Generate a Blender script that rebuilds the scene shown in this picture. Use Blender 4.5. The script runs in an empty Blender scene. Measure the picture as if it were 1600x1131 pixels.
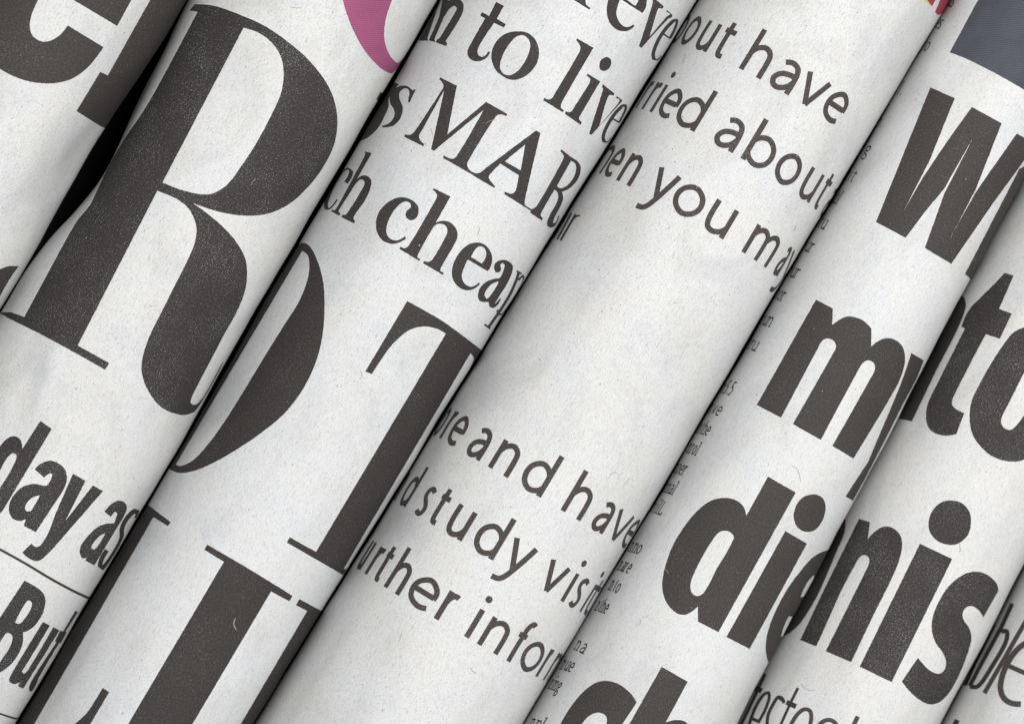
import bpy, bmesh, math, random
import numpy as np
from mathutils import Vector
from mathutils.geometry import delaunay_2d_cdt

# ------------------------------------------------------------------ camera, light, exposure
# one page unit (u) is a tenth of a millimetre; the picture is 1600 x 1131 u at the height of the roll axes
U = 1e-4
CX, CY, H = 800.0, 565.5, 6400.0
scene = bpy.context.scene
cam = bpy.data.cameras.new('camera'); cam.sensor_width = 36.0
cam.lens = 36.0 * H / 1600.0
cam.dof.use_dof = True; cam.dof.focus_distance = H * U - 0.0135; cam.dof.aperture_fstop = 18
cam.clip_start = 0.05; cam.clip_end = 20.0
camo = bpy.data.objects.new('camera', cam); scene.collection.objects.link(camo)
camo.location = (0, 0, H * U); scene.camera = camo
world = bpy.data.worlds.new('World'); scene.world = world; world.use_nodes = True
world.node_tree.nodes['Background'].inputs[0].default_value = (0.93, 0.96, 1.0, 1)
world.node_tree.nodes['Background'].inputs[1].default_value = 0.008

def softbox(name, loc, size, power, color=(1, 1, 1)):
    l = bpy.data.lights.new(name, 'AREA'); l.shape = 'RECTANGLE'; l.size, l.size_y = size
    l.energy = power; l.color = color
    o = bpy.data.objects.new(name, l); scene.collection.objects.link(o)
    o.location = loc
    o.rotation_euler = (-Vector(loc)).to_track_quat('-Z', 'Y').to_euler()
    return o
softbox('key_softbox', (0.275, 0.135, 0.95), (0.24, 0.24), 18.0, (1.0, 0.995, 0.985))

vs = scene.view_settings
vs.view_transform = 'Standard'; vs.look = 'None'; vs.gamma = 1.0; vs.exposure = 0.0
scene.cycles.max_bounces = 6
scene.cycles.diffuse_bounces = 1

# ------------------------------------------------------------------ materials
def mat(name):
    m = bpy.data.materials.new(name); m.use_nodes = True
    nt = m.node_tree; b = nt.nodes['Principled BSDF']
    return m, nt, b

def N(nt, t, **k):
    n = nt.nodes.new(t)
    for a, v in k.items(): setattr(n, a, v)
    return n

def noise(nt, vec, scale, detail=2.0, rough=0.5, dist=0.0):
    n = N(nt, 'ShaderNodeTexNoise'); n.inputs['Scale'].default_value = scale
    n.inputs['Detail'].default_value = detail; n.inputs['Roughness'].default_value = rough
    n.inputs['Distortion'].default_value = dist
    nt.links.new(vec, n.inputs['Vector']); return n.outputs['Fac']

def ramp(nt, fac, stops):
    r = N(nt, 'ShaderNodeValToRGB'); e = r.color_ramp.elements
    while len(e) < len(stops): e.new(0.5)
    for i, (p, c) in enumerate(stops):
        e[i].position = p
        e[i].color = (c, c, c, 1) if not isinstance(c, tuple) else (*c, 1)
    nt.links.new(fac, r.inputs[0]); return r.outputs['Color']

def mix(nt, fac, a, b, mode='MIX'):
    m = N(nt, 'ShaderNodeMix', data_type='RGBA', blend_type=mode)
    for sock, v in ((m.inputs['Factor'], fac), (m.inputs['A'], a), (m.inputs['B'], b)):
        if isinstance(v, (int, float)): sock.default_value = v
        elif isinstance(v, tuple): sock.default_value = (*v, 1)
        else: nt.links.new(v, sock)
    return m.outputs['Result']

def uvvec(nt, off=(0, 0, 0), rot=0.0, scl=(1, 1, 1)):
    uv = N(nt, 'ShaderNodeUVMap'); uv.uv_map = 'page'
    mp = N(nt, 'ShaderNodeMapping'); mp.inputs['Location'].default_value = off
    mp.inputs['Rotation'].default_value = (0, 0, rot); mp.inputs['Scale'].default_value = scl
    nt.links.new(uv.outputs[0], mp.inputs[0]); return mp.outputs[0]

def paper_colour(nt, tint=(0.515, 0.518, 0.518)):
    """newsprint: mottled pulp, fibres lying every way, small grey specks"""
    base = uvvec(nt)
    n1 = noise(nt, base, 9, 4, 0.6)
    col = mix(nt, ramp(nt, n1, [(0.3, 0.0), (0.7, 1.0)]), tuple(c * 0.985 for c in tint), tuple(c * 1.05 for c in tint))
    n2 = noise(nt, base, 46, 3, 0.75)
    col = mix(nt, 1.0, col, ramp(nt, n2, [(0.25, 0.68), (0.5, 0.965), (0.75, 1.09)]), 'MULTIPLY')
    for rot, sx, sy, sc, lo in ((0.3, 1, 6, 11, 0.72), (1.3, 1, 5, 12, 0.76), (2.35, 1, 6, 10, 0.72), (-0.5, 1, 5, 13, 0.78)):
        v = uvvec(nt, (rot * 3, rot, 0), rot, (sx, sy, 1))
        f = noise(nt, v, sc, 2, 0.55, 0.5)
        col = mix(nt, 1.0, col, ramp(nt, f, [(0.26, lo), (0.40, 1.0)]), 'MULTIPLY')
    tone = noise(nt, uvvec(nt, (4, 9, 0)), 1.1, 3, 0.55)          # cloudy blue / cream tone
    col = mix(nt, 1.0, col, ramp(nt, tone, [(0.3, (0.965, 0.975, 1.0)), (0.5, (1.0, 1.0, 1.0)), (0.72, (1.0, 0.985, 0.955))]), 'MULTIPLY')
    sp = noise(nt, uvvec(nt, (2, 5, 0)), 26, 1, 0.4)
    col = mix(nt, 1.0, col, ramp(nt, sp, [(0.225, 0.40), (0.27, 1.0)]), 'MULTIPLY')
    oi = N(nt, 'ShaderNodeObjectInfo')                            # each newspaper from another batch of paper
    col = mix(nt, 1.0, col, ramp(nt, oi.outputs['Random'], [(0.0, (0.975, 0.985, 1.0)), (0.5, (1.0, 1.0, 0.995)), (1.0, (1.0, 0.992, 0.978))]), 'MULTIPLY')
    sm = noise(nt, uvvec(nt, (11, 3, 0), 0.4, (1, 1.6, 1)), 0.55, 5, 0.6, 0.6)      # grey smudges and print showing through
    col = mix(nt, 1.0, col, ramp(nt, sm, [(0.36, 0.90), (0.50, 1.0), (0.70, 1.02)]), 'MULTIPLY')
    return col

def paper_bump(nt, b, strength=0.35):
    v = uvvec(nt)
    a = noise(nt, v, 30, 4, 0.65)
    c = noise(nt, uvvec(nt, (0, 3, 0), 0.9, (1, 5, 1)), 9, 3, 0.6)
    m = N(nt, 'ShaderNodeMath', operation='ADD'); nt.links.new(a, m.inputs[0]); nt.links.new(c, m.inputs[1])
    bp = N(nt, 'ShaderNodeBump'); bp.inputs['Strength'].default_value = strength
    bp.inputs['Distance'].default_value = 0.6 * U
    nt.links.new(m.outputs[0], bp.inputs['Height']); nt.links.new(bp.outputs[0], b.inputs['Normal'])

def paper_mat():
    m, nt, b = mat('newsprint')
    nt.links.new(paper_colour(nt), b.inputs['Base Color'])
    b.inputs['Roughness'].default_value = 0.92; b.inputs['Specular IOR Level'].default_value = 0.15
    paper_bump(nt, b); return m

def ink_mat(name, dark=(0.031, 0.028, 0.027), flecks=0.5, gloss=0.12):
    """black ink on newsprint: the pulp shows through as pale flecks, more where the ink is thin"""
    m, nt, b = mat(name)
    v = uvvec(nt)
    f1 = noise(nt, v, 56, 1.5, 0.6)
    patch = noise(nt, uvvec(nt, (7, 1, 0)), 1.3, 3, 0.55)
    mm = N(nt, 'ShaderNodeMath', operation='MULTIPLY_ADD')
    nt.links.new(patch, mm.inputs[0]); mm.inputs[1].default_value = 0.15 + 0.07 * flecks; nt.links.new(f1, mm.inputs[2])
    lo = 0.79 - 0.075 * flecks
    fl = ramp(nt, mm.outputs[0], [(lo, 0.0), (lo + 0.11, 1.0)])
    soft = noise(nt, uvvec(nt, (1, 2, 0)), 34, 4, 0.8)
    base = mix(nt, ramp(nt, soft, [(0.3, 0.0), (0.75, 1.0)]), tuple(c * 0.5 for c in dark), tuple(c * 1.95 for c in dark))
    col = mix(nt, fl, base, (0.24, 0.235, 0.23))
    nt.links.new(col, b.inputs['Base Color'])
    b.inputs['Roughness'].default_value = 0.75; b.inputs['Specular IOR Level'].default_value = gloss
    paper_bump(nt, b, 0.3); return m

def halftone_mat(name, c1, c2, pitch, rot, lo=0.35):
    """printed tint: rows of small dots"""
    m, nt, b = mat(name)
    v = uvvec(nt, (0, 0, 0), rot, (1, 1, 1))
    sx = N(nt, 'ShaderNodeSeparateXYZ'); nt.links.new(v, sx.inputs[0])
    out = []
    for ax in (0, 1):
        k = N(nt, 'ShaderNodeMath', operation='MULTIPLY'); k.inputs[1].default_value = 2 * math.pi * 100 / pitch
        nt.links.new(sx.outputs[ax], k.inputs[0])
        s = N(nt, 'ShaderNodeMath', operation='SINE'); nt.links.new(k.outputs[0], s.inputs[0]); out.append(s)
    p = N(nt, 'ShaderNodeMath', operation='MULTIPLY'); nt.links.new(out[0].outputs[0], p.inputs[0]); nt.links.new(out[1].outputs[0], p.inputs[1])
    ad = N(nt, 'ShaderNodeMath', operation='MULTIPLY_ADD'); nt.links.new(p.outputs[0], ad.inputs[0]); ad.inputs[1].default_value = 0.5; ad.inputs[2].default_value = 0.5
    rough = noise(nt, uvvec(nt), 45, 2, 0.6)
    ad2 = N(nt, 'ShaderNodeMath', operation='MULTIPLY_ADD'); nt.links.new(rough, ad2.inputs[0]); ad2.inputs[1].default_value = 0.8; nt.links.new(ad.outputs[0], ad2.inputs[2])
    col = mix(nt, ramp(nt, ad2.outputs[0], [(lo, 0.0), (1.0, 1.0)]), c1, c2)
    cl = noise(nt, uvvec(nt, (3, 3, 0)), 1.6, 3, 0.5)
    col = mix(nt, 1.0, col, ramp(nt, cl, [(0.3, 0.86), (0.7, 1.08)]), 'MULTIPLY')
    nt.links.new(col, b.inputs['Base Color']); b.inputs['Roughness'].default_value = 0.8
    b.inputs['Specular IOR Level'].default_value = 0.15
    paper_bump(nt, b, 0.3); return m

M = dict(paper=paper_mat(),
         ink=ink_mat('black_ink', flecks=0.55),
         worn=ink_mat('speckled_black_ink', (0.029, 0.0265, 0.0255), flecks=1.0),
         brown=ink_mat('warm_black_ink', (0.037, 0.0332, 0.0318), flecks=0.5),
         text=ink_mat('text_ink', (0.044, 0.038, 0.036), flecks=0.75),
         fine=ink_mat('fine_text_ink', (0.030, 0.027, 0.025), flecks=0.1),
         pink=halftone_mat('pink_halftone_ink', (0.195, 0.026, 0.088), (0.25, 0.08, 0.15), 4.6, 0.35),
         red=halftone_mat('red_halftone_ink', (0.20, 0.013, 0.035), (0.24, 0.045, 0.06), 4.6, 0.35),
         yellow=halftone_mat('yellow_ink', (0.44, 0.32, 0.14), (0.47, 0.39, 0.25), 4.6, 0.35),
         slate=halftone_mat('slate_halftone_ink', (0.027, 0.030, 0.041), (0.072, 0.075, 0.088), 4.2, 0.5, 0.55))
tm, tnt, tb = mat('dark_table')
tb.inputs['Base Color'].default_value = (0.012, 0.011, 0.011, 1); tb.inputs['Roughness'].default_value = 0.9; tb.inputs['Specular IOR Level'].default_value = 0.1
tn = noise(tnt, N(tnt, 'ShaderNodeTexCoord').outputs['Object'], 900, 4, 0.6)
tnt.links.new(ramp(tnt, tn, [(0.3, 0.002), (0.7, 0.005)]), tb.inputs['Base Color'])

# ------------------------------------------------------------------ the shape of a roll
STEP = math.radians(2.0)     # page mesh: every two degrees round the roll ...
SSTEP = 14.0                 # ... and every 1.4 mm along it
S0, S1 = -378.0, 1750.0

class Roll:
    """left/right outline where the roll crosses the top and the foot of the picture (u), height of its axis"""
    def __init__(self, xl0, xl1, xr0, xr1, z0, seed, dents=(), edge=-172.0, wav=1.5):
        t0 = np.array([(xl0 + xr0) / 2, 0.0]); t1 = np.array([(xl1 + xr1) / 2, 1131.0])
        k = 1 - z0 / H; c0 = np.array([CX, CY]); t0 = c0 + (t0 - c0) * k; t1 = c0 + (t1 - c0) * k     # seen at the depth of the axis
        self.L = np.linalg.norm(t1 - t0); self.T = t0; self.d = (t1 - t0) / self.L
        self.n = np.array([self.d[1], -self.d[0]])
        c = self.d[1]
        self.r0 = (xr0 - xl0) / 2 * c * k; self.r1 = (xr1 - xl1) / 2 * c * k
        self.z0 = z0; self.dents = dents; self.edge = math.radians(edge); self.wav = wav
        rnd = random.Random(seed)
        self.w = [(rnd.uniform(0.5, 1.0) * a, k, q * rnd.uniform(0.8, 1.2), rnd.uniform(0, 6.28), rnd.uniform(0, 6.28))
                  for a, k, q in ((1.3, 2, 0.0021), (0.9, 3, 0.0045), (0.45, 5, 0.0098), (0.30, 8, 0.015), (0.16, 13, 0.026), (0.5, 1, 0.0075))]
    def R(self, th, s):
        r = self.r0 + (self.r1 - self.r0) * s / self.L
        for a, k, q, p1, p2 in self.w:
            r = r + self.wav * a * np.sin(k * th + p1 + 3 * q * s) * np.sin(q * s + p2)
        for amp, t0, s0, tw, sw, sk in self.dents:      # dents and creases: amplitude, angle, place, widths, skew
            dt = (np.degrees(th) + 180) % 360 - 180 - t0 - sk * (s - s0)
            r = r + amp * np.exp(-(dt / tw) ** 2 - ((s - s0) / sw) ** 2)
        return r
    def P(self, th, s, lift=0.0):
        th = np.asarray(th, float); s = np.asarray(s, float)
        r = self.R(th, s) + lift
        x = self.T[0] + self.d[0] * s + self.n[0] * r * np.sin(th)
        y = self.T[1] + self.d[1] * s + self.n[1] * r * np.sin(th)
        z = self.z0 + r * np.cos(th)
        return np.stack([(x - CX) * U, (CY - y) * U, z * U], -1)
    def inv(self, p):
        """point of the picture plane -> (angle, place) on the page, looking straight down from the camera height"""
        p = np.asarray(p, float).reshape(-1, 2)
        z = np.zeros(len(p)); th = np.zeros(len(p)); s = np.zeros(len(p))
        for it in range(40):
            k = 1 - z / H
            q = np.stack([CX + (p[:, 0] - CX) * k, CY + (p[:, 1] - CY) * k], -1) - self.T
            s = q @ self.d; dd = q @ self.n
            r = self.R(th, s); u = dd / r
            lim = 0.985
            uc = np.clip(u, -lim, lim)
            nt_ = np.arcsin(uc) + (u - uc) * 3.0
            th = th * 0.35 + nt_ * 0.65
            z = self.z0 + r * np.cos(np.clip(th, -1.5, 1.5))
        return th, s

# ------------------------------------------------------------------ outlines
def parse(txt, tile):
    pts = []
    for tok in txt.split():
        sm = tok.endswith('s')
        x, y = tok.rstrip('s').split(',')
        pts.append((tile[0] + float(x) / tile[2], tile[1] + float(y) / tile[2], sm))
    return pts

def smooth(pts, closed, step=3.0):
    """straight runs between corners, rounded (Catmull-Rom) through points marked s"""
    n = len(pts); out = []
    rng = n if closed else n - 1
    for i in range(rng):
        a = np.array(pts[i][:2]); b = np.array(pts[(i + 1) % n][:2])
        sa, sb = pts[i][2], pts[(i + 1) % n][2]
        if not closed and i == 0: sa = False
        if not closed and i == n - 2: sb = False
        dist = np.linalg.norm(b - a); k = max(1, int(dist / step))
        pa = np.array(pts[i - 1][:2]); nb = np.array(pts[(i + 2) % n][:2])
        da = np.linalg.norm(a - pa); db = np.linalg.norm(nb - b)
        m0 = (b - pa) / (da + dist + 1e-9) * dist if sa else None
        m1 = (nb - a) / (db + dist + 1e-9) * dist if sb else None
        if m0 is None and m1 is None: m0 = m1 = b - a
        elif m0 is None: m0 = 1.5 * (b - a) - 0.5 * m1
        elif m1 is None: m1 = 1.5 * (b - a) - 0.5 * m0
        for j in range(k):
            t = j / k
            out.append((2*t**3-3*t*t+1)*a + (t**3-2*t*t+t)*m0 + (-2*t**3+3*t*t)*b + (t**3-t*t)*m1)
    if not closed: out.append(np.array(pts[-1][:2]))
    return np.array(out)

def stroke_quads(c, w):
    """a pen stroke along a centre line: one quad per step, mitred"""
    d = np.diff(c, axis=0); d /= np.linalg.norm(d, axis=1)[:, None] + 1e-12
    nn = np.stack([-d[:, 1], d[:, 0]], -1)
    vn = np.zeros_like(c); vn[0] = nn[0]; vn[-1] = nn[-1]
    for i in range(1, len(c) - 1):
        m = nn[i - 1] + nn[i]; l = np.linalg.norm(m)
        if l < 0.5: vn[i] = nn[i]
        else:
            m /= l; vn[i] = m / max(0.45, m @ nn[i])
    a = c + vn * w / 2; b = c - vn * w / 2
    return [np.array([a[i], a[i + 1], b[i + 1], b[i]]) for i in range(len(c) - 1)]

jit = random.Random(5)
def rough_edge(poly, amp):
    """ink creeps into the fibres: the printed edge is never perfectly clean"""
    return poly + np.array([[jit.gauss(0, amp), jit.gauss(0, amp)] for _ in poly])

def inside(poly, pts):
    """winding number test"""
    out = np.zeros(len(pts), bool)
    lo, hi = poly.min(0), poly.max(0)
    c = np.where(((pts >= lo) & (pts <= hi)).all(1))[0]
    if not len(c): return out
    q = pts[c]; wn = np.zeros(len(c), int)
    for a, b in zip(poly, np.roll(poly, -1, 0)):
        cr = (b[0] - a[0]) * (q[:, 1] - a[1]) - (q[:, 0] - a[0]) * (b[1] - a[1])
        wn += ((a[1] <= q[:, 1]) & (b[1] > q[:, 1]) & (cr > 0)).astype(int)
        wn -= ((a[1] > q[:, 1]) & (b[1] <= q[:, 1]) & (cr < 0)).astype(int)
    out[c] = wn != 0
    return out

def print_mesh(name, roll, solids, holes, material, parent, lift=0.22, label=None):
    """solids / holes: polygons in (angle * 170, place); laid on the page as thin ink following its curve"""
    verts, edges = [], []
    lo = np.min([p.min(0) for p in solids], 0); hi = np.max([p.max(0) for p in solids], 0)
    for p in solids + holes:
        b = len(verts); n = len(p); verts.extend(map(tuple, p)); edges += [(b + i, b + (i + 1) % n) for i in range(n)]
    off = (lo + hi) / 2
    ov, oe, of, _, _, _ = delaunay_2d_cdt([Vector((v[0] - off[0], v[1] - off[1])) for v in verts], edges, [], 0, 1e-5, False)
    VV = np.array([v[:] for v in ov]) + off; TR = np.array([f[:3] for f in of]); G = VV[TR].mean(1)
    ins = np.zeros(len(G), bool)
    for p in solids: ins |= inside(p, G)
    for p in holes: ins &= ~inside(p, G)
    if not ins.any(): return None
    # cut along the lines of the page mesh, so that the ink bends exactly as the paper does
    bm = bmesh.new(); bv = {}
    for f in TR[ins]:
        for i in f:
            if i not in bv: bv[i] = bm.verts.new((VV[i][0], VV[i][1], 0))
        try: bm.faces.new([bv[i] for i in f])
        except ValueError: pass
    ga = STEP * 170.0
    cuts = [((i * ga, 0, 0), (1, 0, 0)) for i in range(int(math.ceil(lo[0] / ga)), int(math.floor(hi[0] / ga)) + 1)]
    cuts += [((0, S0 + j * SSTEP, 0), (0, 1, 0)) for j in range(int(math.ceil((lo[1] - S0) / SSTEP)), int(math.floor((hi[1] - S0) / SSTEP)) + 1)]
    for co, no in cuts:
        bmesh.ops.bisect_plane(bm, geom=bm.verts[:] + bm.edges[:] + bm.faces[:], dist=1e-4, plane_co=co, plane_no=no)
    bm.verts.index_update()
    ab = np.array([v.co[:2] for v in bm.verts]); keep = [[v.index for v in f.verts] for f in bm.faces]
    bm.free()
    P = roll.P(ab[:, 0] / 170.0, ab[:, 1], lift)
    me = bpy.data.meshes.new(name)
    fs = []
    for f in keep:
        a, b, c = P[f[0]], P[f[1]], P[f[2]]
        th = ab[f[0], 0] / 170.0
        out = np.array([roll.n[0] * math.sin(th), -roll.n[1] * math.sin(th), math.cos(th)])
        if np.cross(b - a, c - a) @ out < 0: f = f[::-1]
        fs.append(f)
    me.from_pydata(P.tolist(), [], fs)
    uv = me.uv_layers.new(name='page')
    li = np.empty(len(me.loops), int); me.loops.foreach_get('vertex_index', li)
    co = np.stack([ab[li, 1], ab[li, 0]], -1) * 0.01
    uv.data.foreach_set('uv', co.ravel())
    me.polygons.foreach_set('use_smooth', [True] * len(me.polygons))
    me.materials.append(material)
    o = bpy.data.objects.new(name, me); scene.collection.objects.link(o); o.parent = parent
    if label: o['label'] = label
    return o

def to_page(roll, poly):
    th, s = roll.inv(poly)
    return np.stack([th * 170.0, s], -1)

def glyph(roll, parent, tile, spec, material='ink', name='printed_letter', label=None, rough=0.12):
    """spec: list of 'P outline', 'H hole', 'S width centre-line' read off one enlarged view (tile = corner, scale)"""
    sol, hol = [], []
    for it in spec:
        kind, rest = it.split(' ', 1)
        if kind == 'S':
            w, rest = rest.split(' ', 1)
            c = smooth(parse(rest, tile), False)
            for q in stroke_quads(c, float(w) / tile[2]): sol.append(to_page(roll, q))
        else:
            poly = rough_edge(smooth(parse(rest, tile), True), rough)
            (sol if kind == 'P' else hol).append(to_page(roll, poly))
    return print_mesh(name, roll, sol, hol, M[material], parent, label=label)

# ------------------------------------------------------------------ pen-stroke alphabet for the running text
# centre lines; x runs 0..1 over the width of the letter, y in heights of a small x
AB = {
 'a': ['1,0 1,.60s .86,.86s .5,.945s .13,.86', '1,.575 .62,.57s .2,.47s 0,.26s .14,.085s .42,.055s .8,.19s 1,.40'],
 'b': ['0,0 0,1.45', '0,.68 .2,.87s .55,.945s .89,.77s 1,.5s .89,.21s .55,.055s .2,.13s 0,.3'],
 'c': ['1,.86 .6,.945s .15,.78s 0,.48s .15,.2s .6,.055s 1,.14'],
 'd': ['1,0 1,1.45', '1,.68 .8,.87s .45,.945s .11,.77s 0,.5s .11,.21s .45,.055s .8,.13s 1,.3'],
 'e': ['0,.51 1,.51', '1,.46 .96,.75s .56,.945s .13,.76s 0,.48s .14,.19s .56,.055s .94,.12'],
 'f': ['1,1.36 .72,1.40s .47,1.24s .42,1.0s .42,0', '0,.93 .82,.93'],
 'g': ['.5,.94s .05,.7s .5,.42s .95,.7s .5,.94', '.95,.92 .7,.88', '.3,.42 .1,.22s .85,.05s 1,-.2s .5,-.42s 0,-.22s .3,.05'],
 'h': ['0,0 0,1.45', '0,.62 .25,.86s .6,.945s .92,.82s 1,.56s 1,0'],
 'i': ['.5,0 .5,1'],
 'l': ['.5,0 .5,1.45'],
 'L': ['.1,0 .1,1.38', '0,.05 1,.05 1,.35'],
 'm': ['0,0 0,1', '0,.66 .14,.88s .30,.94s .46,.83s .5,.6s .5,0', '.5,.66 .64,.88s .80,.94s .96,.83s 1,.6s 1,0'],
 'n': ['0,0 0,1', '0,.62 .25,.86s .6,.945s .92,.82s 1,.56s 1,0'],
 'o': ['.5,.945s .13,.79s 0,.5s .13,.21s .5,.055s .87,.21s 1,.5s .87,.79s .5,.945s'],
 'p': ['0,-.42 0,1', '0,.68 .2,.87s .55,.945s .89,.77s 1,.5s .89,.21s .55,.055s .2,.13s 0,.3'],
 'q': ['1,-.42 1,1', '1,.68 .8,.87s .45,.945s .11,.77s 0,.5s .11,.21s .45,.055s .8,.13s 1,.3'],
 'r': ['0,0 0,1', '0,.56 .2,.80s .55,.92s 1,.91'],
 's': ['1,.86 .55,.945s .1,.84s .12,.64s .6,.47s .95,.3s .8,.09s .4,.055s 0,.13'],
 't': ['.40,1.22 .40,.32s .52,.09s .92,.08', '0,.92 1,.92'],
 'u': ['0,1 0,.40s .12,.13s .42,.055s .8,.16s 1,.36', '1,1 1,0'],
 'v': ['0,1 .5,.03', '1,1 .5,.03'],
 'y': ['0,1 .52,.08', '1,1 .52,-.02s .25,-.36s -.12,-.42'],
 '5': ['1,1.34 .25,1.34 .12,.78 .55,.86s 1,.5s .6,.06s 0,.12'],
 '.': [], ' ': [],
}
STEMS = {'h': [0, 1], 'n': [0, 1], 'm': [0, .5, 1], 'r': [0], 'i': [.5], 'l': [.5], 'u': [1], 'd': [1], 'a': [1], 'f': [.42], 'L': [.1], 'p': [], 't': []}
ROUND_L = dict(o=5, e=5, d=2.5, a=1.5, s=2, u=2, c=4)      # round sides reach past the points read off the picture
ROUND_R = dict(o=5, e=5, b=4, a=3, s=2, h=1.5, n=1.5, m=1.5, p=4)
WID = {'i': .5, 'l': .5, 't': .6, 'r': .75, 'm': 1.6, '.': .35, 'f': .7}

def dot(cx, cy, r, n=14):
    return np.array([(cx + r * math.cos(6.283 * i / n), cy + r * math.sin(6.283 * i / n)) for i in range(n)])

def letter_polys(ch, w, xh, t, serif):
    """polygons of one letter in its own plane (x along the line, y up)"""
    out = []
    hw = t * xh / 2
    def mp(x, y): return (hw + x * max(w - 2 * hw, 0.01), y * xh)
    if ch == 'i': mp = lambda x, y: (w / 2, y * xh)
    if ch == '.': return [dot(w / 2, 0.1 * xh, max(0.09 * xh, hw))]
    for st in AB[ch]:
        pts = []
        for tok in st.split():
            sm = tok.endswith('s'); x, y = tok.rstrip('s').split(',')
            pts.append((*mp(float(x), float(y)), sm))
        if pts[0][2]:        # ring
            pts2 = pts[:-1] if pts[0][:2] == pts[-1][:2] else pts
            c = smooth(pts2, True, xh * 0.05); c = np.vstack([c, c[:1]])
        else: c = smooth(pts, False, xh * 0.05)
        out += stroke_quads(c, t * xh)
    if ch == 'i': out.append(dot(w / 2, 1.37 * xh, max(0.115 * xh, hw * 1.05)))
    if serif:
        for x in STEMS.get(ch, []):
            cx, _ = mp(x, 0)
            out.append(np.array([(cx - .22 * xh, -.0 * xh), (cx + .22 * xh, 0), (cx + .22 * xh, .09 * xh), (cx - .22 * xh, .09 * xh)]))
            if ch in 'nmriuld' :
                top = 1.42 if ch in 'ld' else 0.98
                out.append(np.array([(cx - .25 * xh, (top - .1) * xh), (cx, (top - .1) * xh), (cx, top * xh), (cx - .25 * xh, top * xh)]))
    return out

def text_line(roll, parent, tile, base, words, xh=49.0, t=0.176, material='text', name='printed_word', serif=False):
    """base: baseline points of the line; words: lists of (letter, a point on its left edge, a point on its right edge)"""
    bp = np.array([p[:2] for p in parse(base, tile)]); th, s = roll.inv(bp)
    rr = (roll.r0 + roll.r1) / 2
    order = np.argsort(th); bt, bs = th[order] * rr, s[order]
    cf = np.polyfit(bt, bs, 2 if len(bt) > 3 else 1)
    for word in words:
        sol = []
        for item in word.split(';'):
            ch, l, r = item.strip().split(' ')
            q = np.array([p[:2] for p in parse(l + ' ' + r, tile)])
            th2, _ = roll.inv(q)
            a0, a1 = th2 * rr
            a0 -= ROUND_L.get(ch, 0) * xh / 49; a1 += ROUND_R.get(ch, 0) * xh / 49
            for poly in letter_polys(ch, a1 - a0, xh, t, serif):
                X = a0 + poly[:, 0]
                sl = np.polyval(np.polyder(cf), (a0 + a1) / 2)
                Y = np.polyval(cf, X) - poly[:, 1]
                sol.append(np.stack([X / rr * 170.0, Y], -1))
        print_mesh(name, roll, sol, [], M[material], parent)

def small_word(roll, parent, word, p, q, xh, t=0.15):
    """a snippet of body text between two points of its baseline"""
    p, q = np.array(p, float), np.array(q, float); p, q = p + 0.08 * (q - p), p + 0.86 * (q - p)
    th, s = roll.inv([p, q]); rr = (roll.r0 + roll.r1) / 2
    a = th * rr; tot = sum(WID.get(c, 1.0) for c in word) + 0.22 * (len(word) - 1)
    k = (a[1] - a[0]) / tot; x = a[0]; sol = []
    lead = 'n'                       # the word goes on round the edge of the roll
    x -= 1.65 * k
    for n, c in enumerate(lead + word):
        w = WID.get(c, 1.0) * k
        for poly in letter_polys(c, w, xh, t, True):
            X = x + poly[:, 0]; Y = s[0] + (s[1] - s[0]) * (X - a[0]) / (a[1] - a[0]) - poly[:, 1]
            sol.append(np.stack([X / rr * 170.0, Y], -1))
        x += w + (0.62 if n == 0 else 0.22) * k
    return print_mesh('body_text', roll, sol, [], M['fine'], parent)

# ------------------------------------------------------------------ paper
THICK = 0.9
def sheet(name, roll, t_start, t_end, step, sstep, lift0, lift1, parent, s_trim=0.0):
    n = max(2, int(round((t_end - t_start) / step))) + 1
    th = np.linspace(t_start, t_end, n); s = np.arange(S0 + s_trim, S1 - s_trim + 0.1, sstep)
    TT, SS = np.meshgrid(th, s, indexing='ij'); LL = np.interp(TT, [t_start, t_end], [lift0, lift1])
    P = roll.P(TT, SS, LL).reshape(-1, 3); m = len(s)
    i, j = np.meshgrid(np.arange(n - 1), np.arange(m - 1), indexing='ij')
    a = (i * m + j).ravel()
    F = np.stack([a, a + 1, a + m + 1, a + m], -1)
    me = bpy.data.meshes.new(name); me.from_pydata(P.tolist(), [], F.tolist())
    uv = me.uv_layers.new(name='page'); li = np.empty(len(me.loops), int); me.loops.foreach_get('vertex_index', li)
    co = np.stack([SS.ravel()[li], TT.ravel()[li] * 170.0], -1) * 0.01
    uv.data.foreach_set('uv', co.ravel())
    me.polygons.foreach_set('use_smooth', [True] * len(me.polygons))
    me.materials.append(M['paper'])
    o = bpy.data.objects.new(name, me); scene.collection.objects.link(o); o.parent = parent
    return o

def newspaper(roll, label, edge=-170.0):
    """edge: angle (from the top, clockwise) where the outer page ends"""
    root = bpy.data.objects.new('rolled_newspaper', None); scene.collection.objects.link(root)
    root['label'] = label; root['category'] = 'newspaper'; root['group'] = 'rolled newspapers lying side by side'
    e = math.radians(edge)
    k0 = round((e - 2 * math.pi) / STEP) * STEP; k1 = round(e / STEP) * STEP
    o = sheet('outer_page', roll, k0, k1, STEP, SSTEP, 0.0, 0.0, root)
    md = o.modifiers.new('thickness', 'SOLIDIFY'); md.thickness = THICK * U; md.offset = -1.0
    # the pages inside, wound closer and closer
    for i in range(3):
        p = sheet('inner_page', roll, k0 + 0.25 * i, k1 + 0.25 * i, STEP * 3, SSTEP * 4, -3.6 - 3.0 * i, -3.0 - 3.0 * i, root, 6.0 * (i + 1))
        md = p.modifiers.new('thickness', 'SOLIDIFY'); md.thickness = THICK * U; md.offset = -1.0
    return root, o

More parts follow.
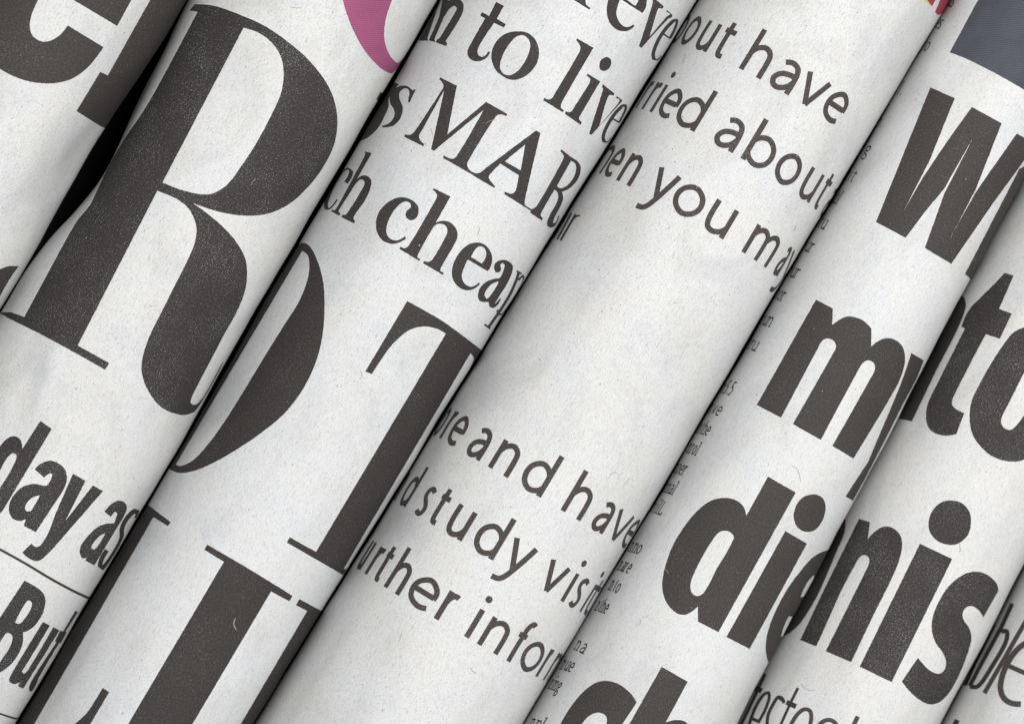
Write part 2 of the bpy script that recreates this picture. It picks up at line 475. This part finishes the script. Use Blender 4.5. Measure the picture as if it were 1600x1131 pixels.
# ------------------------------------------------------------------ the seven rolls
R1 = Roll(-106, -790, 292, -395, 40, 11, dents=((-17, 78, 190, 26, 120, 0),))
R2 = Roll(294, -381, 683, 24, 20, 22, dents=((-29, -82, 400, 30, 115, 0), (-9, -84, 215, 28, 95, 0), (2.2, -8, 690, 24, 18, 0), (-1.9, -8, 716, 28, 18, 0), (0.9, 2, 650, 22, 20, 0), (1.0, 20, 760, 16, 20, 0), (3.4, -12, 720, 5, 80, 0.10), (-2.6, -24, 730, 7, 70, 0.10), (-1.2, 30, 430, 6, 60, 0.1)))
R3 = Roll(689, 30, 1086, 393, 0, 33)
R4 = Roll(1093, 400, 1483, 816, -20, 44)
R5 = Roll(1488, 821, 1747, 1153, -25, 55)
R6 = Roll(1742, 1148, 2060, 1467, -95, 66)
R7 = Roll(2063, 1470, 2390, 1797, -120, 77)
n1, p1 = newspaper(R1, 'rolled newspaper with grey bold letter e, in the top left corner beside a gap')
n2, p2 = newspaper(R2, 'rolled newspaper printed with the huge speckled letter R, words day as')
n3, p3 = newspaper(R3, 'rolled newspaper with serif words to live and cheap above a big letter T')
n4, p4 = newspaper(R4, 'rolled newspaper with thin sans text around a wide blank area')
n5, p5 = newspaper(R5, 'rolled newspaper with bold W, my and di beside a slate blue picture block', edge=84.0)
n6, p6 = newspaper(R6, 'rolled newspaper with bold letters to and nis, second from the right edge')
n7, p7 = newspaper(R7, 'rolled newspaper with light thin letters ble, cut off in the bottom right corner')

tbl = bpy.data.meshes.new('table_surface')
zt = -285 * U
tbl.from_pydata([(-0.6, -0.6, zt), (0.6, -0.6, zt), (0.6, 0.6, zt), (-0.6, 0.6, zt)], [], [(0, 1, 2, 3)])
tbl.materials.append(tm)
to = bpy.data.objects.new('table_surface', tbl); scene.collection.objects.link(to); to['kind'] = 'structure'

# ------------------------------------------------------------------ the print, roll by roll
A = (0, 0, 3.77); Z = (0, 280, 3.77)
T2 = (400, 0, 3.77); X = (1200, 280, 3.77); Q = (0, 831, 3.77); C = (800, 831, 3.77); NN = (1200, 831, 3.77)
RA = (20, 0, 2.855); D1 = (0, 640, 5); D2 = (0, 905, 5)
W1 = (650, 0, 5); W2 = (850, 0, 5); W3 = (560, 100, 5); W4 = (700, 160, 5); W5 = (500, 220, 5); W6 = (600, 310, 5)
O1 = (200, 370, 2.855); TT1 = (300, 460, 2.855); J1 = (20, 735, 2.855)
V1 = (1200, 130, 4); V2 = (1160, 460, 4); V3 = (1200, 580, 4); V4 = (1000, 740, 4)
B1 = (1140, 1000, 5); K = (1280, 0, 5)
U1 = (1040, 0, 5); U2 = (980, 120, 5); U3 = (1000, 220, 5); U4 = (660, 620, 5); U5 = (620, 740, 4); U6 = (540, 820, 4)

# roll 1
glyph(R1, p1, A, ['P -200,-200 -260,0s -220,180s -120,320s 0,408s 130,470s 270,493s 400,475s 510,405s 610,280 400,152 340,218s 262,248s 195,215s 175,150s 190,80s 235,-20s 330,-200',
                  'P 250,-105 430,0 690,155 775,0 850,-140'], 'brown', label='large bold letter e')
glyph(R1, p1, A, ['P 960,-125 885,0 635,445 590,425 450,655 598,748 760,840 1330,-120'], 'brown', label='large bold letter r')
glyph(R1, p1, Z, ['P -60,560s 0,530s 50,512s 110,513 50,600s -5,700 -80,800'], 'brown')
# roll 2
glyph(R2, p2, RA, ['P 790,48 812,20 900,28s 1000,62s 1120,115s 1230,190s 1330,280s 1410,390s 1445,500s 1440,620s 1400,720s 1330,820s 1240,905s 1150,950s 1060,963s 940,950s 805,908'
                   ' 900,979s 985,1064s 1035,1149s 1045,1219s 1035,1299s 1000,1389s 950,1479s 900,1574s 803,1760s 793,1795s 810,1806s 850,1774s 890,1709s 936,1619 945,1617 925,1665s 880,1749s 832,1819s 790,1845s 740,1849s'
                   ' 660,1814s 602,1739s 575,1659s 580,1589s 610,1499s 660,1399s 720,1279s 790,1139s 815,1069s 818,1009s 790,939s 740,894s 645,852 290,1541 430,1619 412,1649 150,1504s -10,1424 -60,1395 -10,1392 52,1414 205,1131s 285,990s 345,915s 372,860s 430,740s 500,620s 600,470s 700,290s 825,55',
                   'H 1030,125 1100,150s 1160,197s 1198,262s 1208,335s 1195,420s 1150,520s 1080,650s 1020,740s 960,820s 900,860s 850,868s 760,850s 668,815'], 'worn', label='huge black capital letter R')
glyph(R2, p2, T2, ['P 505,-20 530,70s 575,185s 640,300s 720,390s 770,425s 810,435s 850,412s 930,320 895,345s 835,372s 790,330s 757,240s 758,150s 780,60s 820,-40'], 'pink', name='printed_ornament', label='curved pink printed stroke')
glyph(R2, p2, T2, ['P 735,543 800,580 780,628 710,587'], 'ink')
glyph(R2, p2, D1, ['P 315,88 405,150 20,790 -80,900 -150,500 -60,380s 0,285s 60,222s 120,207s 163,240s 175,305',
                   'H -60,575 0,475s 50,385s 100,338s 130,355s 120,400s 70,500s 0,610s -60,700'], 'worn')
glyph(R2, p2, D1, ['P 270,465 320,420s 390,397s 460,420s 508,465s 523,520s 508,600s 420,740 280,955 185,905 202,855 150,868s 100,850s 70,790s 82,710s 130,640s 190,595s 270,578s 330,590s 365,590s 397,545s 408,505s 395,495s 370,505s 345,530',
                   'H 312,668 265,680s 215,720s 195,770s 212,795s 240,790s 270,745s'], 'worn')
glyph(R2, p2, D1, ['P 570,498 668,555 512,865 725,590 805,635 560,915s 438,1055s 371,1127s 305,1178s 239,1167s 172,1114 245,1045 285,1072s 318,1054s 351,1008s 380,955s 430,820'], 'worn')
glyph(R2, p2, D1, ['P 815,795 870,735s 930,708s 975,725s 990,765s 970,825s 920,910 736,1214 665,1175 680,1150 645,1160s 622,1110s 640,1045s 700,970s 770,910s 850,885s 890,885s 905,840s 915,810s 900,795s 865,835',
                   'H 822,965 780,985s 725,1045s 713,1078s 735,1090s 770,1055s'], 'worn')
glyph(R2, p2, D1, ['S 36 1065,850 1078,800s 1050,790s 985,855s 952,930s 950,1000s 915,1080s 850,1180s 805,1232s 782,1215s 795,1160s 835,1095'], 'ink')
glyph(R2, p2, Q, ['S 15 -60,68 0,102 150,185s 300,275s 430,345s 540,396'], 'ink', name='printed_rule')
glyph(R2, p2, Q, ['S 11 -60,1048 0,1068 60,1088s 120,1104'], 'ink', name='printed_rule')
glyph(R2, p2, D2, ['P 190,8 285,60s 340,110s 355,175s 330,270s 275,355s 220,398s 178,412 180,480s 150,570s 95,650s 40,700s -60,760 -200,600 -20,325',
                   'H 215,163s 248,178s 240,230s 185,315s 150,345s 117,335', 'H 45,418 80,420s 97,450s 80,520s 30,600s -40,690 -60,590'], 'worn')
glyph(R2, p2, D2, ['P 335,330 390,358 195,680s 170,715s 185,735s 215,710s 415,372 465,395 180,852 140,832 155,802 105,815s 70,790s 90,735s'], 'worn')
glyph(R2, p2, D2, ['P 588,243 610,252 512,405 525,415 480,500 462,495 300,770s 290,800s 265,850s 240,878s 225,860s 240,800s 440,490 428,480 470,398 492,405'], 'ink')
# roll 3
glyph(R3, p3, J1, ['P 540,105 600,150 705,230 692,248 628,207 350,690 95,1131 40,1230 -150,1200 330,500'], 'ink', label='black letter stem with a flat serif')
glyph(R3, p3, O1, ['P 735,55 780,27s 815,48s 850,120s 872,210s 877,310s 868,440s 838,560s 780,680s 700,785s 600,870s 490,945s 380,1008s 290,1045s 225,1052s 175,1030s 100,1000 420,480',
                   'H 778,62 803,85s 810,130s 800,195s 765,285s 690,405s 600,550s 500,715s 420,840s 345,940s 285,1000s 235,1022s 213,1015'], 'ink', label='huge black capital letter O')
glyph(R3, p3, TT1, ['P 960,30 1100,108s 1200,178s 1290,247 1350,290 1270,430 1212,405 1243,345s 1257,285s 1242,262 676,1223 700,1226 684,1256 423,1105 436,1082 553,1147 1132,175 1090,152s 1030,143s 965,162s 895,222s 845,290s 802,355 773,343'], 'ink', label='huge black capital letter T')
glyph(R3, p3, J1, ['P 868,330 1060,442s 1248,558 1233,582 1152,538 795,1140 740,1240 440,1240 508,1140 942,406 853,352'], 'ink', label='huge black letter stem with a flat serif')
glyph(R3, p3, J1, ['P 1278,572 1390,632 1470,690 1180,1160 1080,1290 940,1260 1015,1131 1313,625 1263,600'], 'ink')
glyph(R3, p3, J1, ['P 402,968 430,988 345,1131 300,1200 200,1200 275,1131s 330,1080s 370,1020s'], 'ink')
glyph(R3, p3, W1, ['P 235,20 290,-5s 345,0s 372,45s 360,115s 232,325 245,345 235,363 155,333 165,312 185,300 300,110s 320,65s 300,48s 265,70s 225,130 200,120',
                   'P 250,20 230,110 145,308 150,332 100,318 110,300 180,140 200,40 215,-20 260,-30', 'P 180,30 130,180 90,300 95,322 20,320 140,80 170,0'], 'ink')
glyph(R3, p3, W1, ['P 627,18 688,50 632,150 702,192 688,217 610,182 500,350s 480,400s 490,435s 515,447s 545,432s 565,403 580,412 548,458s 500,480s 450,478s 412,450s 402,410s 420,360s 540,148 503,125 517,98 572,128'], 'ink')
glyph(R3, p3, W1, ['P 800,247s 870,258s 930,310s 960,390s 950,480s 900,560s 830,610s 760,627s 690,605s 620,545s 590,460s 600,380s 650,300s 720,258s',
                   'H 840,278s 880,310s 892,350s 880,420s 840,500s 790,560s 740,588s 695,585s 662,550s 658,500s 680,430s 720,360s 770,300s 805,280s'], 'ink')
glyph(R3, p3, W1, ['P 1258,303 1388,375 1140,800s 1130,840s 1155,862 1148,880 993,785 1002,765 1030,778s 1060,770s 1080,740s 1275,410s 1285,370s 1270,340s 1252,315'], 'ink')
glyph(R3, p3, W1, ['P 1490,447s 1520,465s 1525,500s 1505,540s 1470,557s 1440,545s 1432,510s 1450,465s',
                   'P 1340,578 1440,638 1285,900s 1272,930s 1295,955 1285,978 1162,890 1168,872 1195,880s 1215,870s 1235,840s 1355,650s 1362,620s 1350,605s 1333,590'], 'ink')
glyph(R3, p3, W2, ['P 460,660 550,732 543,750 512,743s 495,765s 432,985 520,880 590,790s 585,775s 562,770 568,752 612,785 605,800s 590,815s 370,1055 352,1045 455,720s 462,700s 452,675'], 'ink')
glyph(R3, p3, W2, ['S 27 605,835s 545,900s 485,1000s 462,1070s 470,1112s', 'S 20 600,832 636,826s 634,865s 590,955', 'S 13 590,960 530,925', 'S 12 470,1108 500,1110s 530,1080'], 'ink')
glyph(R3, p3, W2, ['P 205,-14 355,78 362,65 330,38s 325,0s 332,-40 205,-70'], 'ink')
glyph(R3, p3, W2, ['P 510,-30 492,50s 495,130s 520,190s 570,235s 620,247s 665,240s 706,207 698,193 650,215s 605,195s 575,150s 565,100s 575,50s 592,0s 610,-40',
                   'P 580,-16 768,105 795,60s 803,0s 800,-40 740,-40 738,0s 712,48 630,-10 630,-40 560,-40'], 'ink')
glyph(R3, p3, W2, ['P 850,-22 935,52 925,72 898,65s 885,85s 825,290 960,130s 985,115s 980,105s 955,95 960,80 1003,120 998,138s 970,150s 760,378 742,362 845,40s 848,0s 830,-30'], 'ink')
glyph(R3, p3, W2, ['S 28 1012,163s 952,225s 890,320s 853,420s 860,468s', 'S 20 1008,160 1036,160s 1030,205s 985,300', 'S 13 985,303 925,262', 'S 12 860,466 888,468s 918,438'], 'ink')
glyph(R3, p3, W3, ['P 450,203 430,240s 405,300 390,303 392,270s 400,225s 385,195s 360,192s 330,215s 318,250s 325,285s 345,330s 345,380s 320,440s 270,485s 190,497 182,485 230,470s 265,440s 285,390s 275,350s 250,310s 245,270s 265,220s 310,180s 360,170s 400,185s 425,210s 435,200'], 'ink')
glyph(R3, p3, W3, ['P 318,160 285,200s 240,270s 235,340s 200,420s 175,470s 120,540s 50,590s -20,615 -90,560 170,170 265,140'], 'ink')
glyph(R3, p3, W3, ['P 640,107 770,172 695,552 998,297 1163,392 1157,410 1110,395s 1075,410s 860,755s 850,795s 875,835s 935,862 965,908 660,735 667,715 730,742s 765,725s 978,362 590,680 568,668 672,205 500,515s 475,565s 485,600s 515,628 508,645 358,570 365,550 405,555s 445,520s 640,225s 665,180s 655,145s 632,122'], 'ink')
glyph(R3, p3, W4, ['P 688,220 722,240 600,765s 600,800s 650,835s 720,880 738,905 437,715 445,698 500,715s 527,690s 552,570 410,480 330,560s 318,590s 368,655 362,670 200,575 215,555 250,550s 300,510s',
                   'H 603,330 445,462 568,532'], 'ink')
glyph(R3, p3, W4, ['P 883,368 960,425s 1020,470s 1037,520s 1015,600s 960,665s 890,700 900,745s 880,810s 830,905s 820,945s 840,940s 862,880 868,885 840,960s 800,980s 775,965s 775,930s 800,870s 850,780s 862,730s 845,690s 830,685 735,850s 722,880s 742,905 735,925 640,862 655,835s 690,815s 900,445s 905,420s 893,400s 877,385',
                   'H 960,458 990,475s 1002,510s 985,580s 930,650s 880,672s 850,655'], 'ink')
glyph(R3, p3, W5, ['S 13 245,235 222,218s 180,240s 120,320', 'S 30 122,310 75,410s 48,490s 52,535', 'S 12 50,536 85,525s 135,460', 'S 32 245,235 235,280s 203,328'], 'ink')
glyph(R3, p3, W5, ['P 350,85 405,98 290,300 330,272s 370,275s 400,310s 395,370s 350,470s 262,600s 275,630 268,647 168,598 175,580 200,580s 225,550s 335,370s 350,325s 335,305s 305,310s 285,330s 145,550 160,575 150,587 88,550 95,540 115,545s 140,510s 345,130s 355,105s'], 'ink')
glyph(R3, p3, W5, ['P 672,765 620,795s 560,806s 490,780s 448,720s 438,640s 460,560s 520,490s 590,450s 650,442s 720,465s 765,510s 770,560s 755,600s 720,622s 685,612s 667,580s 680,545s 710,520s 705,490s 670,475s 620,500s 570,560s 530,640s 518,710s 540,760s 590,780s 630,770s 665,748'], 'ink')
glyph(R3, p3, W5, ['P 888,370 1020,437 905,640 960,625s 1020,640s 1065,690s 1075,740s 1055,800s 945,990s 940,1015s 967,1030 960,1048 805,957 812,940 850,945s 880,925s 985,740s 995,690s 970,655s 925,650s 890,670s 765,890s 760,910s 783,925 777,940 620,845 630,828 665,840s 690,825s 905,460s 915,425s 900,400s 880,385'], 'ink')
glyph(R3, p3, W6, ['P 740,345s 800,372s 838,430s 845,490s 830,540s 808,568 655,478 618,560s 608,620s 635,670s 680,690s 720,675s 742,655 748,668 700,708s 640,718s 580,690s 540,635s 530,570s 550,490s 600,410s 665,358s',
                   'H 745,375s 780,385s 800,430s 785,480s 762,508 680,458 710,405s'], 'ink')
glyph(R3, p3, W6, ['P 860,545s 868,508s 910,482s 960,485s 1003,520s 1003,570s 970,650s 885,790s 862,825s 890,800s 908,775 914,785 885,835s 850,857s 822,842s 815,808s 780,810s 745,798s 733,760s 750,700s 800,650s 860,628s 905,620s 930,570s 942,520s 925,503s 908,520s 915,550s 900,577s 873,578s',
                   'H 895,650s 840,670s 800,715s 785,760s 800,785s 825,765s 870,700s'], 'ink')
glyph(R3, p3, W6, ['S 22 1052,575 1035,635s 970,775s 815,1008', 'S 15 785,983 830,1018', 'S 14 1035,567 1075,590', 'S 15 1050,640 1085,605s 1090,650s 1045,755s 965,865s 920,905s 895,905s 885,870'], 'ink')
# roll 4: running text
text_line(R4, p4, U1, '140,350 310,405 585,540 722,612 942,742 1095,836 1320,975',
          ['b 40,280 160,210;o 127,310 280,180;u 235,350 440,210;t 460,225 570,275', 'h 570,535 838,450;a 808,640 1050,570;v 1108,560 1295,680;e 1225,880 1425,800'])
text_line(R4, p4, U2, '80,245 120,256 182,280 300,322 510,430 808,595 900,650 1250,845 1410,985 1465,1035',
          ['r 68,240 212,60;r 110,252 284,72;i 172,275 192,282;e 245,270 430,150;d 392,290 708,130', 'a 675,490 918,410;b 880,640 1168,570;o 1147,760 1370,690;u 1338,900 1535,790;t 1540,820 1600,850', 'a 1505,1075 1610,1000'])
text_line(R4, p4, U3, '-310,262 -220,287 -172,313 -80,358 120,462 370,600 640,770 810,880 910,945 990,1002 1085,1068',
          ['h -385,255 -305,250;e -272,240 -115,100;n -190,310 30,170', 'y 150,207 330,295;o 260,480 513,450;u 503,640 775,560', 'm 790,865 1100,800;a 1030,1040 1185,860;y 1180,885 1240,950'])
text_line(R4, p4, U4, '85,300 142,322 225,370 450,505 530,553 660,632 912,780 1095,890 1225,968 1390,1068 1480,1120 1560,1165',
          ['o 80,290 228,110;r 130,320 302,118;e 195,330 362,200', 'a 350,410 560,290;n 508,545 775,440;d 765,650 1112,475', 'h 1078,880 1338,780;a 1297,1030 1502,890;v 1540,878 1650,956;e 1556,1137 1697,987'])
text_line(R4, p4, U5, '45,208 140,258 240,320 398,425 600,542 725,615 935,743 1030,797 1090,828 1145,858 1180,880',
          ['n -60,190 36,84;d 12,180 180,0', 's 108,240 258,100;t 268,140 350,175;u 300,350 508,250;d 475,430 752,290;y 735,395 888,480', 'v 965,530 1090,600;i 1015,790 1045,805;s 1065,820 1205,680;i 1135,855 1158,860;t 1240,700 1290,715;. 1200,890 1215,895'])
text_line(R4, p4, U6, '70,270 95,285 128,305 205,358 248,388 332,442 470,528 565,588 755,702 835,750 940,808 1012,850 1110,905 1195,945',
          ['u 65,270 190,125;r 118,300 257,172;t 250,180 310,210;h 235,385 420,290;e 400,430 585,400;r 548,580 732,460', 'i 738,690 772,710;n 818,740 1028,670;f 1068,680 1208,630;o 1087,860 1243,790;r 1185,940 1310,790;m 1232,965 1400,800'])
glyph(R4, p4, W6, ['S 16 1498,125 1380,330', 'S 14 1465,185 1500,142s 1532,136', 'S 14 1465,115 1355,320', 'S 16 1430,110 1320,310', 'P 1395,110 1430,100 1340,290 1300,240'], 'fine', name='body_text')
glyph(R4, p4, K, ['P 822,-10 880,55 925,-30 830,-30'], 'red', name='printed_ornament', label='small red printed corner')
glyph(R4, p4, K, ['P 812,-10 815,2 875,58 882,52 835,-10'], 'yellow', name='printed_ornament')
glyph(R4, p4, K, ['P 905,98 945,0 960,-40 1080,-60 1060,40 985,110 925,120'], 'red', name='printed_ornament', label='small dark red printed corner')
# roll 5
glyph(R5, p5, V1, ['P 1015,28 1168,95 1008,490 848,800 962,600 1075,430 1178,282 1275,150 1460,252 1300,660 1140,970 1195,865 1300,680 1370,578 1460,450 1555,315 1700,400 1640,430 1400,760 1200,1050 1145,1130 980,1030 1102,690 1280,345 1102,660 985,800 860,967 675,868'], 'brown', label='bold black capital letter W')
glyph(R5, p5, X, ['P 1480,-60 1160,558 1197,592 1290,420 1440,135 1560,-100'], 'brown')
glyph(R5, p5, K, ['P 1260,-30 1020,412 1150,462s 1400,588s 1600,703 1720,770 1760,-30'], 'slate', name='printed_picture', label='corner of a slate blue halftone picture')
glyph(R5, p5, V2, ['P 460,33 565,88 562,190 625,148s 670,137s 750,160s 806,215 805,325 870,280s 930,275s 990,312s 1015,375s 1008,460s 960,580s 693,1025 562,945 800,525s 828,470s 822,430s 785,411s 752,430s 720,480s 490,908 315,810 560,380s 585,330s 575,295s 535,275s 500,290s 470,340s 242,770 90,690'], 'brown')
glyph(R5, p5, V2, ['P 1055,365 1133,412 1085,530s 1000,690s 910,870s 760,1160s 690,1288 645,1260 785,1045 850,890s 940,680s 1000,530s'], 'brown')
glyph(R5, p5, V4, ['P 800,17 973,117 490,988 362,922 362,828 290,878s 230,870s 170,810s 140,720s 150,610s 200,460s 270,340s 360,230s 450,165s 540,150s 610,170s 650,210s 665,262',
                   'H 535,355s 570,370s 587,400s 480,590 400,740s 360,763s 325,745s 315,700s 330,640s 400,500s 470,390s 500,362s'], 'brown')
glyph(R5, p5, V4, ['P 1090,128s 1140,150s 1160,200s 1145,280s 1100,345s 1040,363s 985,335s 960,270s 975,200s 1020,145s', 'P 908,357 1043,435 685,1093 540,1018'], 'brown')
glyph(R5, p5, V4, ['P 1180,478 1150,482s 1080,520s 1000,610s 920,720s 850,850s 800,980s 785,1090s 800,1172s 815,1180 1000,860 1220,440',
                   'H 1088,630 1085,655s 1040,740s 1020,768 1003,768 1050,670s', 'H 952,890 900,1000s 890,1018 882,1012 900,950s 930,890'], 'brown')
glyph(R5, p5, C, ['P 735,1002 700,950s 630,895s 560,875s 490,888s 415,945s 345,1030s 285,1131s 230,1260 360,1260 400,1150s 450,1085s 505,1062s 550,1078s 560,1115s 540,1160 620,1175'], 'brown')
glyph(R5, p5, C, ['P 882,792 1035,880 905,1120 960,1105s 1010,1110s 1040,1131s 1100,1200 1000,1300 560,1300 690,1131'], 'brown')
for w, p, q in (('us', (1478, 9), (1489, 13)), ('es', (1459, 43), (1469, 47)), ('to', (1438, 78), (1449, 82)), ('l.', (1399, 147), (1409, 151)),
                ('p.', (1361, 196), (1379, 201)), ('ig', (1342, 239), (1357, 245)), ('it', (1322, 282), (1333, 286)), ('ul', (1298, 316), (1309, 321)),
                ('ru', (1277, 355), (1289, 360)), ('ur', (1256, 392), (1268, 397)), ('ur', (1233, 432), (1246, 437)), ('or', (1212, 468), (1224, 473)),
                ('un', (1189, 507), (1204, 512)), ('ru', (1168, 545), (1181, 550)), ('5.5', (1128, 614), (1143, 619)), ('ve', (1109, 646), (1125, 651)),
                ('the', (1091, 677), (1107, 682)), ('rol', (1075, 708), (1089, 713)), ('per', (1054, 739), (1070, 744)), ('nal', (1037, 769), (1053, 774)),
                ('ilL', (1019, 800), (1035, 806)), ('no', (985, 862), (1000, 867)), ('are', (967, 891), (984, 897)), ('to', (955, 923), (966, 928)),
                ('the', (932, 954), (948, 960)), ('a', (904, 1018), (912, 1022)), ('ue', (879, 1046), (894, 1051)), ('ing', (859, 1076), (874, 1082)), ('nl', (832, 1138), (847, 1143))):
    small_word(R5, p5, w, p, q, 17.0, 0.15)
# roll 6
glyph(R6, p6, V2, ['P 1350,0 1388,22s 1397,75s 1375,150s 1320,270s 1220,460 1060,793 975,775 900,820 860,700 1280,-40'], 'ink')
glyph(R6, p6, V2, ['P 1640,-134 1696,-117 1605,90 1684,121 1609,277 1521,249 1390,500s 1320,640s 1310,680s 1330,712s 1387,740 1337,873 1270,882s 1200,865s 1160,825s 1148,760s 1160,680s 1210,575s 1391,214 1370,201 1417,97s 1497,12s 1571,-62s'], 'worn')
glyph(R6, p6, V3, ['P 1600,-275s 1528,-237s 1464,-155s 1395,-50s 1320,85s 1275,180s 1260,280s 1275,385s 1325,465s 1400,530s 1500,562s 1600,552s 1750,450 1800,-100 1700,-280',
                   'H 1640,-60 1590,30 1500,210s 1460,290s 1460,330s 1485,360s 1520,365s 1555,335s 1610,260 1700,120'], 'worn')
glyph(R6, p6, V3, ['P 1150,806s 1215,825s 1260,880s 1268,950s 1250,1020s 1190,1075s 1130,1083s 1060,1060s 1010,1000s 1005,930s 1035,860s 1090,815s'], 'worn')
glyph(R6, p6, NN, ['P 537,-79 601,-58 589,42 625,0s 680,-32s 735,-25s 780,20s 790,80s 778,150s 740,250s 640,450 490,765 340,700 570,240s 598,175s 590,145s 560,135s 535,155s 430,350 285,672 190,635 330,340'], 'worn')
glyph(R6, p6, NN, ['P 457,-70s 448,15s 415,90s 358,225s 292,373s 207,515s 140,585s 85,614 20,600 230,200 430,-120'], 'ink')
glyph(R6, p6, NN, ['P 895,68 1085,158 728,882 540,792'], 'worn')
glyph(R6, p6, NN, ['P 1268,502 1357,345 1345,300s 1290,250s 1225,232s 1150,250s 1070,312s 1005,410s 968,510s 967,590s 990,655s 1030,710s 1048,760s 1040,808s 1005,833s 955,815s 910,772s 883,738 788,878 830,932s 890,985s 950,1013s 1010,1000s 1070,940s 1130,830s 1180,700s 1198,620s 1185,565s 1152,515s 1146,478s 1165,445s 1200,435s 1240,458s'], 'worn')
glyph(R6, p6, B1, ['S 20 280,262 225,380 140,560s 50,740', 'P 215,352 262,378 242,412 190,388'], 'fine')
glyph(R6, p6, B1, ['S 24 140,700 200,530s 265,425s 305,408s 310,450s 275,550s 225,640', 'S 26 165,605 240,638'], 'fine')
glyph(R6, p6, B1, ['S 26 425,490 412,452s 380,442s 340,500s 300,590s 295,720', 'S 20 385,450 428,478'], 'fine')
glyph(R6, p6, B1, ['S 22 535,370 480,480 385,690', 'S 40 445,482 520,516'], 'fine')
glyph(R6, p6, B1, ['S 32 465,690 520,590s 580,538s 628,550s 638,610s 610,720'], 'text')
glyph(R6, p6, B1, ['S 34 670,710 720,640s 780,620s 830,650s 845,720', 'S 36 1002,592 940,720'], 'text')
# roll 7
glyph(R7, p7, NN, ['S 24 1440,420 1375,560 1250,790s 1190,905', 'S 26 1375,585 1408,585s 1400,650s 1320,790s 1240,905s 1190,908'], 'fine')
glyph(R7, p7, NN, ['S 26 1325,540 1240,720s 1160,900'], 'fine')
glyph(R7, p7, NN, ['S 27 1530,505 1275,948'], 'text')
glyph(R7, p7, NN, ['S 34 1560,630 1470,690s 1402,790s 1370,900s 1385,970s 1430,1005s 1490,1012', 'S 28 1420,788 1560,850'], 'text')
glyph(R7, p7, NN, ['S 30 1117,1105 1060,1210'], 'fine')

# stray fibres and hairs pressed into the paper
fib = mat('paper_fibre_brown'); fib[2].inputs['Base Color'].default_value = (0.30, 0.27, 0.24, 1); fib[2].inputs['Roughness'].default_value = 0.9
M['fibre'] = fib[0]
rnd = random.Random(9)
def fibres(roll, parent, n, given=()):
    sol = []
    for pts, w in given:
        c = smooth([(x, y, True) for x, y in pts], False)
        sol += [to_page(roll, q) for q in stroke_quads(c, w)]
    for i in range(n):
        a = rnd.uniform(-1.1, 1.1) * 170; y = rnd.uniform(-50, 1350); g = rnd.uniform(0, 6.28); l = rnd.choice([4, 6, 8, 12, 18]); k = rnd.uniform(-.5, .5)
        c = np.array([(a + l * t * math.cos(g + k * t), y + l * t * math.sin(g + k * t)) for t in np.linspace(0, 1, 6)])
        sol += stroke_quads(c, rnd.uniform(0.45, 0.9))
    for i in range(n):
        a = rnd.uniform(-1.1, 1.1) * 170; y = rnd.uniform(-50, 1350); sol.append(dot(a, y, rnd.uniform(0.5, 1.5), 7) + np.array([[rnd.gauss(0, .25), rnd.gauss(0, .25)] for _ in range(7)]))
    o = print_mesh('paper_fibres', roll, sol, [], M['fibre'], parent, lift=0.42)
    o['kind'] = 'stuff'
fibres(R1, p1, 4)
fibres(R2, p2, 6)
fibres(R3, p3, 6, (([(563, 579), (566, 587), (562, 593)], 1.1), ([(368, 966), (365, 974), (369, 983)], 1.2), ([(748, 353), (749, 360), (746, 368)], 0.9)))
fibres(R4, p4, 8, (([(735, 1042), (739, 1048), (745, 1051)], 1.2), ([(953, 742), (956, 738), (960, 738), (964, 739)], 0.9), ([(975, 757), (980, 752), (984, 746)], 1.0), ([(1240, 361), (1243, 357), (1243, 352)], 0.9)))
fibres(R5, p5, 6, (([(1237, 727), (1246, 733), (1249, 742), (1251, 752)], 1.0), ([(1000, 967), (1001, 973), (993, 977)], 0.9), ([(1227, 735), (1232, 732)], 0.8)))
fibres(R6, p6, 5, (([(1252, 1068), (1258, 1075), (1266, 1078), (1273, 1077)], 1.0), ([(1499, 848), (1500, 856), (1499, 863)], 0.9)))
